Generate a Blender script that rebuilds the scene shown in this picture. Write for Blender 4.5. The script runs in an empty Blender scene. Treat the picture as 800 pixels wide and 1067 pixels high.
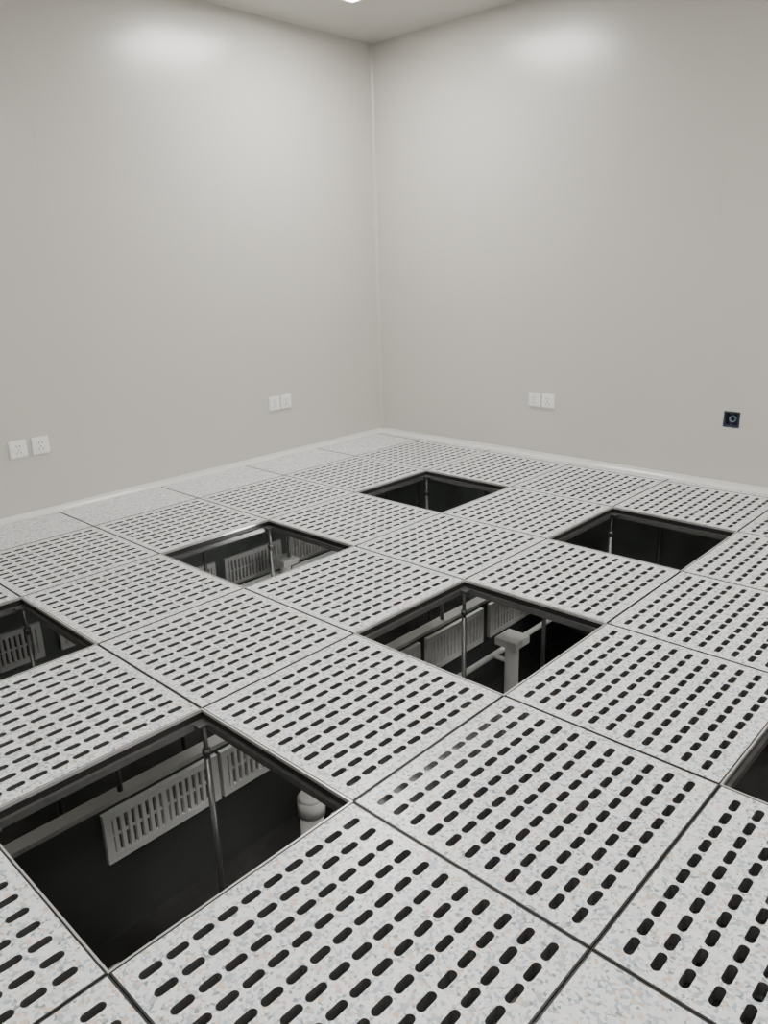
import bpy, bmesh, math, random
from mathutils import Matrix, Vector
random.seed(4)
T=0.6
XW,YW=3.08,2.80          # right / left wall planes
XB,YB=-2.4,-2.4          # walls behind the camera
ZC=2.53
ZS=-1.12                 # structural slab under the raised floor

# ------------------------------------------------------------ materials
def new_mat(name):
    m=bpy.data.materials.new(name); m.use_nodes=True
    nt=m.node_tree; b=nt.nodes['Principled BSDF']
    return m,nt,b
def plain(name,col,rough=.5,metal=0.,spec=.5,noise=0.,nscale=30.,bump=0.):
    m,nt,b=new_mat(name)
    b.inputs['Roughness'].default_value=rough
    b.inputs['Metallic'].default_value=metal
    b.inputs['Specular IOR Level'].default_value=spec
    b.inputs['Base Color'].default_value=(*col,1)
    if noise or bump:
        tc=nt.nodes.new('ShaderNodeTexCoord'); n=nt.nodes.new('ShaderNodeTexNoise')
        n.inputs['Scale'].default_value=nscale; n.inputs['Detail'].default_value=4
        nt.links.new(tc.outputs['Object'],n.inputs['Vector'])
        if noise:
            r=nt.nodes.new('ShaderNodeValToRGB')
            r.color_ramp.elements[0].position=.3; r.color_ramp.elements[1].position=.7
            r.color_ramp.elements[0].color=(*[c*(1-noise) for c in col],1)
            r.color_ramp.elements[1].color=(*[min(1,c*(1+noise)) for c in col],1)
            nt.links.new(n.outputs['Fac'],r.inputs['Fac']); nt.links.new(r.outputs['Color'],b.inputs['Base Color'])
        if bump:
            bp=nt.nodes.new('ShaderNodeBump'); bp.inputs['Strength'].default_value=bump; bp.inputs['Distance'].default_value=.01
            nt.links.new(n.outputs['Fac'],bp.inputs['Height']); nt.links.new(bp.outputs['Normal'],b.inputs['Normal'])
    return m

m_wall=plain('painted_panel',(.592,.572,.532),rough=.25,spec=.6,noise=.012,nscale=1.3)
m_seam=plain('panel_joint',(.54,.52,.485),rough=.3)
m_ceil=plain('ceiling_paint',(.56,.545,.51),rough=.4,spec=.4)
m_cove=plain('cove_white',(.74,.735,.71),rough=.2,spec=.7)
m_edge=plain('tile_edge_black',(.02,.02,.021),rough=.45)
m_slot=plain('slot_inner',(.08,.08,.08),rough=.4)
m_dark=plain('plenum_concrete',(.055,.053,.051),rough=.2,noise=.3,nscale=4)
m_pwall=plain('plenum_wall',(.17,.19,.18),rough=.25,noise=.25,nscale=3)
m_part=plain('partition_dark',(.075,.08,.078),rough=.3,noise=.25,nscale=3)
m_steel=plain('zinc_steel',(.18,.18,.178),rough=.35,metal=.6,noise=.1)
m_trim=plain('aluminium_lip',(.62,.62,.61),rough=.3,metal=.5)
m_pale=plain('galvanised_rail',(.5,.5,.48),rough=.4,metal=.1)
m_grille=plain('grille_white',(.92,.92,.90),rough=.35)
m_plast=plain('plastic_white',(.88,.88,.86),rough=.3)
m_hole=plain('socket_slot_dark',(.03,.03,.03),rough=.6)
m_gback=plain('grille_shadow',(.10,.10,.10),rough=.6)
m_blue=plain('box_blue',(.035,.045,.075),rough=.45)
m_blue2=plain('cable_blue',(.22,.27,.34),rough=.4)
m_pvc=plain('pvc_white',(.90,.90,.88),rough=.35)

def terrazzo():
    m,nt,b=new_mat('terrazzo_laminate')
    tc=nt.nodes.new('ShaderNodeTexCoord')
    def layer(scale,stops,off):
        mp=nt.nodes.new('ShaderNodeMapping'); mp.inputs['Location'].default_value=(off,off*.7,0)
        v=nt.nodes.new('ShaderNodeTexVoronoi'); v.inputs['Scale'].default_value=scale
        nt.links.new(tc.outputs['Object'],mp.inputs['Vector']); nt.links.new(mp.outputs['Vector'],v.inputs['Vector'])
        s=nt.nodes.new('ShaderNodeSeparateColor'); nt.links.new(v.outputs['Color'],s.inputs['Color'])
        r=nt.nodes.new('ShaderNodeValToRGB'); r.color_ramp.interpolation='CONSTANT'
        e=r.color_ramp.elements
        while len(e)>1: e.remove(e[-1])
        e[0].position=0; e[0].color=(*stops[0][1],1)
        for p,c in stops[1:]:
            k=e.new(p); k.color=(*c,1)
        nt.links.new(s.outputs['Red'],r.inputs['Fac'])
        return r,s
    base=(.76,.775,.79)
    r1,s1=layer(165,[(0,base),(.48,(.64,.66,.69)),(.60,(.42,.47,.50)),(.71,(.64,.51,.42)),(.79,(.44,.50,.59)),(.88,(.27,.31,.33)),(.94,(.84,.84,.86))],3.1)
    r2,s2=layer(105,[(0,base),(.45,(.68,.70,.73)),(.66,(.45,.50,.53)),(.8,(.70,.57,.49)),(.9,(.80,.80,.82))],9.7)
    mx=nt.nodes.new('ShaderNodeMix'); mx.data_type='RGBA'
    g=nt.nodes.new('ShaderNodeMath'); g.operation='GREATER_THAN'; g.inputs[1].default_value=.72
    nt.links.new(s2.outputs['Green'],g.inputs[0]); nt.links.new(g.outputs[0],mx.inputs['Factor'])
    nt.links.new(r1.outputs['Color'],mx.inputs['A']); nt.links.new(r2.outputs['Color'],mx.inputs['B'])
    nt.links.new(mx.outputs['Result'],b.inputs['Base Color'])
    b.inputs['Roughness'].default_value=.27
    b.inputs['Specular IOR Level'].default_value=.5
    return m
m_terr=terrazzo()
def emis(name,s):
    m,nt,b=new_mat(name)
    b.inputs['Base Color'].default_value=(.9,.9,.9,1)
    b.inputs['Emission Color'].default_value=(1,.985,.95,1)
    b.inputs['Emission Strength'].default_value=s
    return m
m_lamp=emis('led_diffuser',42.0)
m_fill1=emis('added_fill_glow_a',14.0)  # glow of the added fill facing the partition grilles
m_fill2=emis('added_fill_glow_b',36.0)  # stronger added fill, aimed at the left wall grilles

# ------------------------------------------------------------ mesh helper
class MB:
    def __init__(s,mats): s.v=[];s.f=[];s.m=[];s.mats=mats;s.sm=[]
    def quad(s,a,b_,c,d,m=0):
        n=len(s.v); s.v+=[a,b_,c,d]; s.f.append((n,n+1,n+2,n+3)); s.m.append(m); s.sm.append(False)
    def box(s,x0,x1,y0,y1,z0,z1,m=0):
        n=len(s.v)
        s.v+=[(x0,y0,z0),(x1,y0,z0),(x1,y1,z0),(x0,y1,z0),(x0,y0,z1),(x1,y0,z1),(x1,y1,z1),(x0,y1,z1)]
        for q in ((3,2,1,0),(4,5,6,7),(0,1,5,4),(1,2,6,5),(2,3,7,6),(3,0,4,7)):
            s.f.append(tuple(n+k for k in q)); s.m.append(m); s.sm.append(False)
    def cyl(s,p0,p1,r,seg=14,m=0,r1=None):
        p0=Vector(p0);p1=Vector(p1);d=(p1-p0).normalized()
        a=d.orthogonal().normalized(); c=d.cross(a); r1=r if r1 is None else r1
        n=len(s.v)
        for p,rr in ((p0,r),(p1,r1)):
            for k in range(seg):
                t=2*math.pi*k/seg; s.v.append(tuple(p+a*math.cos(t)*rr+c*math.sin(t)*rr))
        for k in range(seg):
            k2=(k+1)%seg
            s.f.append((n+k,n+k2,n+seg+k2,n+seg+k)); s.m.append(m); s.sm.append(True)
        s.f.append(tuple(n+k for k in reversed(range(seg)))); s.m.append(m); s.sm.append(False)
        s.f.append(tuple(n+seg+k for k in range(seg))); s.m.append(m); s.sm.append(False)
    def obj(s,name,loc=(0,0,0),rotz=0,parent=None,bevel=0):
        me=bpy.data.meshes.new(name); me.from_pydata(s.v,[],s.f)
        for m in s.mats: me.materials.append(m)
        me.polygons.foreach_set('material_index',s.m)
        me.polygons.foreach_set('use_smooth',s.sm)
        me.update()
        o=bpy.data.objects.new(name,me); bpy.context.scene.collection.objects.link(o)
        o.location=loc; o.rotation_euler=(0,0,rotz)
        if parent: o.parent=parent
        if bevel:
            bv=o.modifiers.new('bevel','BEVEL'); bv.width=bevel; bv.segments=3; bv.limit_method='ANGLE'
        return o

# ------------------------------------------------------------ raised floor
NX,NY=10,11       # slots along X (slot direction) / across Y
MARG=.026
SL,SW=.0455,.0185  # slot length, width
TH=.030
F=MB([m_terr,m_edge,m_slot])
def rim(x0,x1,y0,y1,g=.0012,w=.0038):
    x0+=g;x1-=g;y0+=g;y1-=g
    X0,X1,Y0,Y1=x0+w,x1-w,y0+w,y1-w
    F.quad((x0,y0,0),(x1,y0,0),(X1,Y0,0),(X0,Y0,0),1)
    F.quad((x1,y0,0),(x1,y1,0),(X1,Y1,0),(X1,Y0,0),1)
    F.quad((x1,y1,0),(x0,y1,0),(X0,Y1,0),(X1,Y1,0),1)
    F.quad((x0,y1,0),(x0,y0,0),(X0,Y0,0),(X0,Y1,0),1)
    z=-TH
    F.quad((x0,y0,z),(x1,y0,z),(x1,y0,0),(x0,y0,0),1)
    F.quad((x1,y0,z),(x1,y1,z),(x1,y1,0),(x1,y0,0),1)
    F.quad((x1,y1,z),(x0,y1,z),(x0,y1,0),(x1,y1,0),1)
    F.quad((x0,y1,z),(x0,y0,z),(x0,y0,0),(x0,y1,0),1)
    return X0,X1,Y0,Y1
def solid(x0,x1,y0,y1):
    X0,X1,Y0,Y1=rim(x0,x1,y0,y1)
    F.quad((X0,Y0,0),(X1,Y0,0),(X1,Y1,0),(X0,Y1,0),0)
    F.quad((X0,Y1,-TH),(X1,Y1,-TH),(X1,Y0,-TH),(X0,Y0,-TH),1)
K=8
angs=[math.radians(-90+180*k/(K-1)) for k in range(K)]
def perf(x0,y0):
    X0,X1,Y0,Y1=rim(x0,x0+T,y0,y0+T)
    a,b_,c,d=x0+MARG,x0+T-MARG,y0+MARG,y0+T-MARG
    F.quad((X0,Y0,0),(X1,Y0,0),(b_,c,0),(a,c,0)); F.quad((X1,Y0,0),(X1,Y1,0),(b_,d,0),(b_,c,0))
    F.quad((X1,Y1,0),(X0,Y1,0),(a,d,0),(b_,d,0)); F.quad((X0,Y1,0),(X0,Y0,0),(a,c,0),(a,d,0))
    px=(b_-a)/NX; py=(d-c)/NY; hx,hy=px/2,py/2
    cx=SL/2-SW/2; r=SW/2
    inner=[];outer=[]
    oy=[-hy,-hy,-hy,-hy*.3,hy*.3,hy,hy,hy]; ox=[cx,(cx+hx)/2,hx,hx,hx,hx,(cx+hx)/2,cx]
    for s in (1,-1):
        for k in range(K):
            inner.append((s*(cx+r*math.cos(angs[k])),s*r*math.sin(angs[k])))
            outer.append((s*ox[k],s*oy[k]))
    n_=2*K
    for i in range(NX):
        for j in range(NY):
            mx=a+px*(i+.5); my=c+py*(j+.5); n=len(F.v)
            F.v+=[(mx+u,my+v,0) for u,v in outer]+[(mx+u,my+v,0) for u,v in inner]+[(mx+u,my+v,-TH) for u,v in inner]
            for k in range(n_):
                k2=(k+1)%n_
                F.f.append((n+k,n+k2,n+n_+k2,n+n_+k)); F.m.append(0); F.sm.append(False)
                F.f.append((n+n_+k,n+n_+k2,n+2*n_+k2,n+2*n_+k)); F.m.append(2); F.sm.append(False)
holes={(-1,0),(1,0),(3,0),(-1,2),(1,2),(3,2),(1,-2),(3,-2)}
plainc={(-1,-2),(-3,-2),(-4,-4),(-3,-4)}
for i in range(-4,5):
    for j in range(-4,4):
        if (i,j) in holes: continue
        if (i,j) in plainc: solid(i*T,i*T+T,j*T,j*T+T)
        else: perf(i*T,j*T)
    solid(i*T,i*T+T,4*T,YW-.002)
for j in range(-4,5):
    solid(5*T,XW-.002,j*T,min(j*T+T,YW-.002))
F.obj('floor')

# stringers
S=MB([m_steel,m_edge,m_trim])
hb=-TH-.001; sh=.020
for j in range(-4,5):
    for i in range(-4,5):
        S.box(i*T+.035,i*T+T-.035,j*T-.008,j*T+.008,hb-sh,hb,0)
for i in range(-4,6):
    for j in range(-4,4):
        S.box(i*T-.008,i*T+.008,j*T+.035,j*T+T-.035,hb-sh,hb,0)
# bright lip round every open bay
for (i,j) in holes:
    x0,x1,y0,y1=i*T-.0008,i*T+T+.0008,j*T-.0008,j*T+T+.0008
    w_=.0040; za,zb=-.009,.0006
    S.box(x0,x1,y0,y0+w_,za,zb,2); S.box(x0,x1,y1-w_,y1,za,zb,2)
    S.box(x0,x0+w_,y0+w_,y1-w_,za,zb,2); S.box(x1-w_,x1,y0+w_,y1-w_,za,zb,2)
# pedestals
for i in range(-4,6):
    for j in range(-4,5):
        x,y=i*T,j*T
        if i==-4: x+=.06
        if j==-4: y+=.06
        zb=ZS+.006
        S.box(x-.036,x+.036,y-.036,y+.036,-TH-.006,-TH-.0005,0)
        S.cyl((x,y,-TH-.006),(x,y,-TH-.16),.007,12,0)
        S.cyl((x,y,-TH-.10),(x,y,-TH-.116),.013,6,0)
        if j==2:
            S.cyl((x,y,-TH-.13),(x,y,-.575),.0095,14,0)      # stands on the dwarf partition
        else:
            S.cyl((x,y,-TH-.13),(x,y,zb),.0095,14,0)
            S.box(x-.05,x+.05,y-.05,y+.05,ZS,zb,0)
S.obj('raised_floor_support_frame')

# ------------------------------------------------------------ plenum
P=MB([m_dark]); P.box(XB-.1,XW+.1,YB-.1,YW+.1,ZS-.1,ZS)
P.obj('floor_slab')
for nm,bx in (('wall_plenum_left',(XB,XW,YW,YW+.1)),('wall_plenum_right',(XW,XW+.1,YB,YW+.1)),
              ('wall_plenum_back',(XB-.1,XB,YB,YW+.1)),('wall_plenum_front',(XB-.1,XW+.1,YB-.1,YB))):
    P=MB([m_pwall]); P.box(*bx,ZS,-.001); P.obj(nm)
YP=1.17
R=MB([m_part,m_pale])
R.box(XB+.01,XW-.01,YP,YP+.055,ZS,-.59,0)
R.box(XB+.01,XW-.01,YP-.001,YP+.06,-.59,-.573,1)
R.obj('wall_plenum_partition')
def grille(x,y,w=.47,h=.20,z=-.88):
    G=MB([m_grille,m_gback])
    f=.028; t=.02
    G.box(0,w,-t,0,0,f); G.box(0,w,-t,0,h-f,h); G.box(0,f,-t,0,f,h-f); G.box(w-f,w,-t,0,f,h-f)
    G.box(w/2-.010,w/2+.010,-t,0,f,h-f)
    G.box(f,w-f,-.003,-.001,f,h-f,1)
    n=15
    for k in range(n):
        xx=f+(w-2*f)*(k+.5)/n
        G.box(xx-.007,xx+.007,-t*.9,-.003,f,h-f)
    G.box(f,w-f,-t*.7,-.004,h/2-.004,h/2+.004)
    return G.obj('return_air_grille',(x,y-.003,z))
for x in (-.10,.385,1.10,1.62,2.15): grille(x,YP,z=-.80)
for x in (-.6,-.05,.50,1.05,1.58,2.10,2.60): grille(x,YW,z=-.76,w=.46)

# conduit + capped posts
def post(x,y,zt,x1):
    C=MB([m_pvc])
    C.cyl((x-.45,y+.11,zt-.14),(x1,y+.11,zt-.14),.014,14)
    C.cyl((x,y,ZS),(x,y,zt-.04),.034,20)
    C.box(x-.06,x+.06,y-.06,y+.06,zt-.04,zt)
    C.cyl((x,y,zt-.14),(x,y+.11,zt-.14),.012,12)
    C.obj('conduit_post_assembly',bevel=.004)
post(1.80,.77,-.53,XW-.05)
post(1.78,2.42,-.52,XW-.05)
C=MB([m_pvc]); x,y=.36,.59
C.cyl((x,y,ZS),(x,y,-.56),.040,24); C.cyl((x,y,-.56),(x,y,-.50),.047,24); C.cyl((x,y,-.50),(x,y,-.492),.047,24,r1=.038)
C.obj('drain_riser')
# fill lights added under the floor, out of view, to brighten the grilles
def fill_light(x,y,z,w,mat):
    L=MB([m_plast,mat])
    L.box(-w/2,w/2,-.03,0,-.035,.035,0); L.box(-w/2+.01,w/2-.01,0,.006,-.027,.027,1)
    L.box(-w/2+.05,-w/2+.07,-.02,-.01,.035,-z-TH-.001,0); L.box(w/2-.07,w/2-.05,-.02,-.01,.035,-z-TH-.001,0)
    L.obj('added_plenum_fill',(x,y,z))
fill_light(.30,-.12,-.16,.45,m_fill1)
fill_light(1.50,1.36,-.16,.50,m_fill2)

# ------------------------------------------------------------ walls
def seam_left(W):
    for x in (1.93,.78,-.37,-1.52): W.box(x-.0015,x+.0015,YW-.0004,YW,0.03,ZC,1)
W=MB([m_wall,m_seam]); W.box(XB,XW,YW,YW+.1,0,ZC); seam_left(W); W.obj('wall_left')
by,bz,bs=.31,.36,.036
W=MB([m_wall,m_seam])
W.box(XW,XW+.1,YB-.1,by-bs,0,ZC); W.box(XW,XW+.1,by+bs,YW+.1,0,ZC)
W.box(XW,XW+.1,by-bs,by+bs,0,bz-bs); W.box(XW,XW+.1,by-bs,by+bs,bz+bs,ZC)
for y in (1.62,.47,-.68,-1.83): W.box(XW-.0004,XW,y-.0015,y+.0015,.03,ZC,1)
W.obj('wall_right')
W=MB([m_wall]); W.box(XB-.1,XB,YB,YW+.1,0,ZC); W.obj('wall_back')
W=MB([m_wall]); W.box(XB-.1,XW,YB-.1,YB,0,ZC); W.obj('wall_front')
W=MB([m_ceil]); W.box(XB-.1,XW+.1,YB-.1,YW+.1,ZC,ZC+.1); W.obj('ceiling')

def cove(name,path,R,mat,seg=8):
    p0,p1,n1,n2=[Vector(q) for q in path]
    M=MB([mat]); n=[]
    for k in range(seg+1):
        t=math.pi/2*k/seg
        n.append(n1*(R-R*math.sin(t))+n2*(R-R*math.cos(t)))
    for o in n: M.v.append(tuple(p0+o)); M.v.append(tuple(p1+o))
    for k in range(len(n)-1):
        M.f.append((2*k,2*k+1,2*k+3,2*k+2)); M.m.append(0); M.sm.append(True)
    c=len(M.v); M.v+= [tuple(p0),tuple(p1)]
    L=len(n)-1
    M.f.append((c,c+1,1,0)); M.f.append((c,2*L,2*L+1,c+1)); M.m+=[0,0]; M.sm+=[False,False]
    return M.obj(name)
RC=.030
cove('baseboard_left',((XB,YW-.001,.001),(XW,YW-.001,.001),(0,0,1),(0,-1,0)),RC,m_cove)
cove('baseboard_right',((XW-.001,YB,.001),(XW-.001,YW,.001),(0,0,1),(-1,0,0)),RC,m_cove)
cove('trim_1',((XW-.001,YW-.001,0.02),(XW-.001,YW-.001,ZC),(-1,0,0),(0,-1,0)),.020,m_wall)

# ------------------------------------------------------------ sockets
def socket(x,y,z,rot):
    M=MB([m_plast,m_hole])
    s=.043
    M.box(-s,s,-.009,0,-s,s,0)
    M.box(-s+.007,s-.007,-.0115,-.009,-s+.007,s-.007,0)
    yf=-.0117
    def slot(cx,cz,w,h,a):
        ca,sa=math.cos(a),math.sin(a)
        q=[(-w,-h),(w,-h),(w,h),(-w,h)]
        M.quad(*[(cx+u*ca-v*sa,yf,cz+u*sa+v*ca) for u,v in q],1)
    slot(-.008,.015,.0016,.0055,0); slot(.008,.015,.0016,.0055,0)
    slot(0,-.004,.0016,.0055,0); slot(-.010,-.018,.0016,.0055,math.radians(-30)); slot(.010,-.018,.0016,.0055,math.radians(30))
    return M.obj('wall_socket',(x,y,z),rot,bevel=.0012)
for x in (.46,.572): socket(x,YW,.355,0)
for x in (2.08,2.175): socket(x,YW,.35,0)
for y in (1.49,1.395): socket(XW,y,.355,-math.pi/2)

B=MB([m_blue,m_blue2,m_hole])
o=.0; d=.045; s=bs-.001; t=.003
B.box(d-t,d,-s,s,-s,s,0); B.box(0,d,-s,-s+t,-s,s,0); B.box(0,d,s-t,s,-s,s,0); B.box(0,d,-s,s,-s,-s+t,0); B.box(0,d,-s,s,s-t,s,0)
B.box(.003,.012,-.006,.006,s-.010,s-t,0); B.box(.003,.012,-.006,.006,-s+t,-s+.010,0)
pts=[Vector((.022-.00025*k,.015*math.cos(k*.45),.015*math.sin(k*.45))) for k in range(44)]
for a_,b2 in zip(pts[:-1],pts[1:]): B.cyl(a_,b2,.0034,8,1)
fr=s+.006
B.box(-.003,0,-fr,fr,s,fr,0); B.box(-.003,0,-fr,fr,-fr,-s,0); B.box(-.003,0,-fr,-s,-s,s,0); B.box(-.003,0,s,fr,-s,s,0)
B.obj('junction_box',(XW,by,bz))

# ------------------------------------------------------------ lamps
for x,y in ((2.10,1.98),(.3,.2),(2.1,-1.6),(-1.5,-1.6)):
    L=MB([m_plast,m_lamp]); h=.30
    L.box(-h,h,-h,-h+.015,-.012,-.0005); L.box(-h,h,h-.015,h,-.012,-.0005)
    L.box(-h,-h+.015,-h+.015,h-.015,-.012,-.0005); L.box(h-.015,h,-h+.015,h-.015,-.012,-.0005)
    L.box(-h+.015,h-.015,-h+.015,h-.015,-.008,-.0005,1)
    L.obj('ceiling_light_panel',(x,y,ZC))

# ------------------------------------------------------------ world, camera
w=bpy.data.worlds.new('World'); bpy.context.scene.world=w; w.use_nodes=True
w.node_tree.nodes['Background'].inputs[0].default_value=(.5,.5,.5,1); w.node_tree.nodes['Background'].inputs[1].default_value=.3
cam=bpy.data.cameras.new('camera'); co=bpy.data.objects.new('camera',cam); bpy.context.scene.collection.objects.link(co)
yaw,pit,rol,fp=.76123,.30741,-.030101,802.61
f=Vector((math.cos(yaw)*math.cos(pit),math.sin(yaw)*math.cos(pit),-math.sin(pit)))
r=Vector((math.sin(yaw),-math.cos(yaw),0)); u=r.cross(f)
r2=r*math.cos(rol)+u*math.sin(rol); u2=-r*math.sin(rol)+u*math.cos(rol)
M=Matrix((( r2.x,u2.x,-f.x,-1.0059),(r2.y,u2.y,-f.y,-1.0849),(r2.z,u2.z,-f.z,1.1596),(0,0,0,1)))
co.matrix_world=M
cam.sensor_fit='VERTICAL'; cam.sensor_height=36; cam.lens=fp/1067*36; cam.clip_start=.02
bpy.context.scene.camera=co
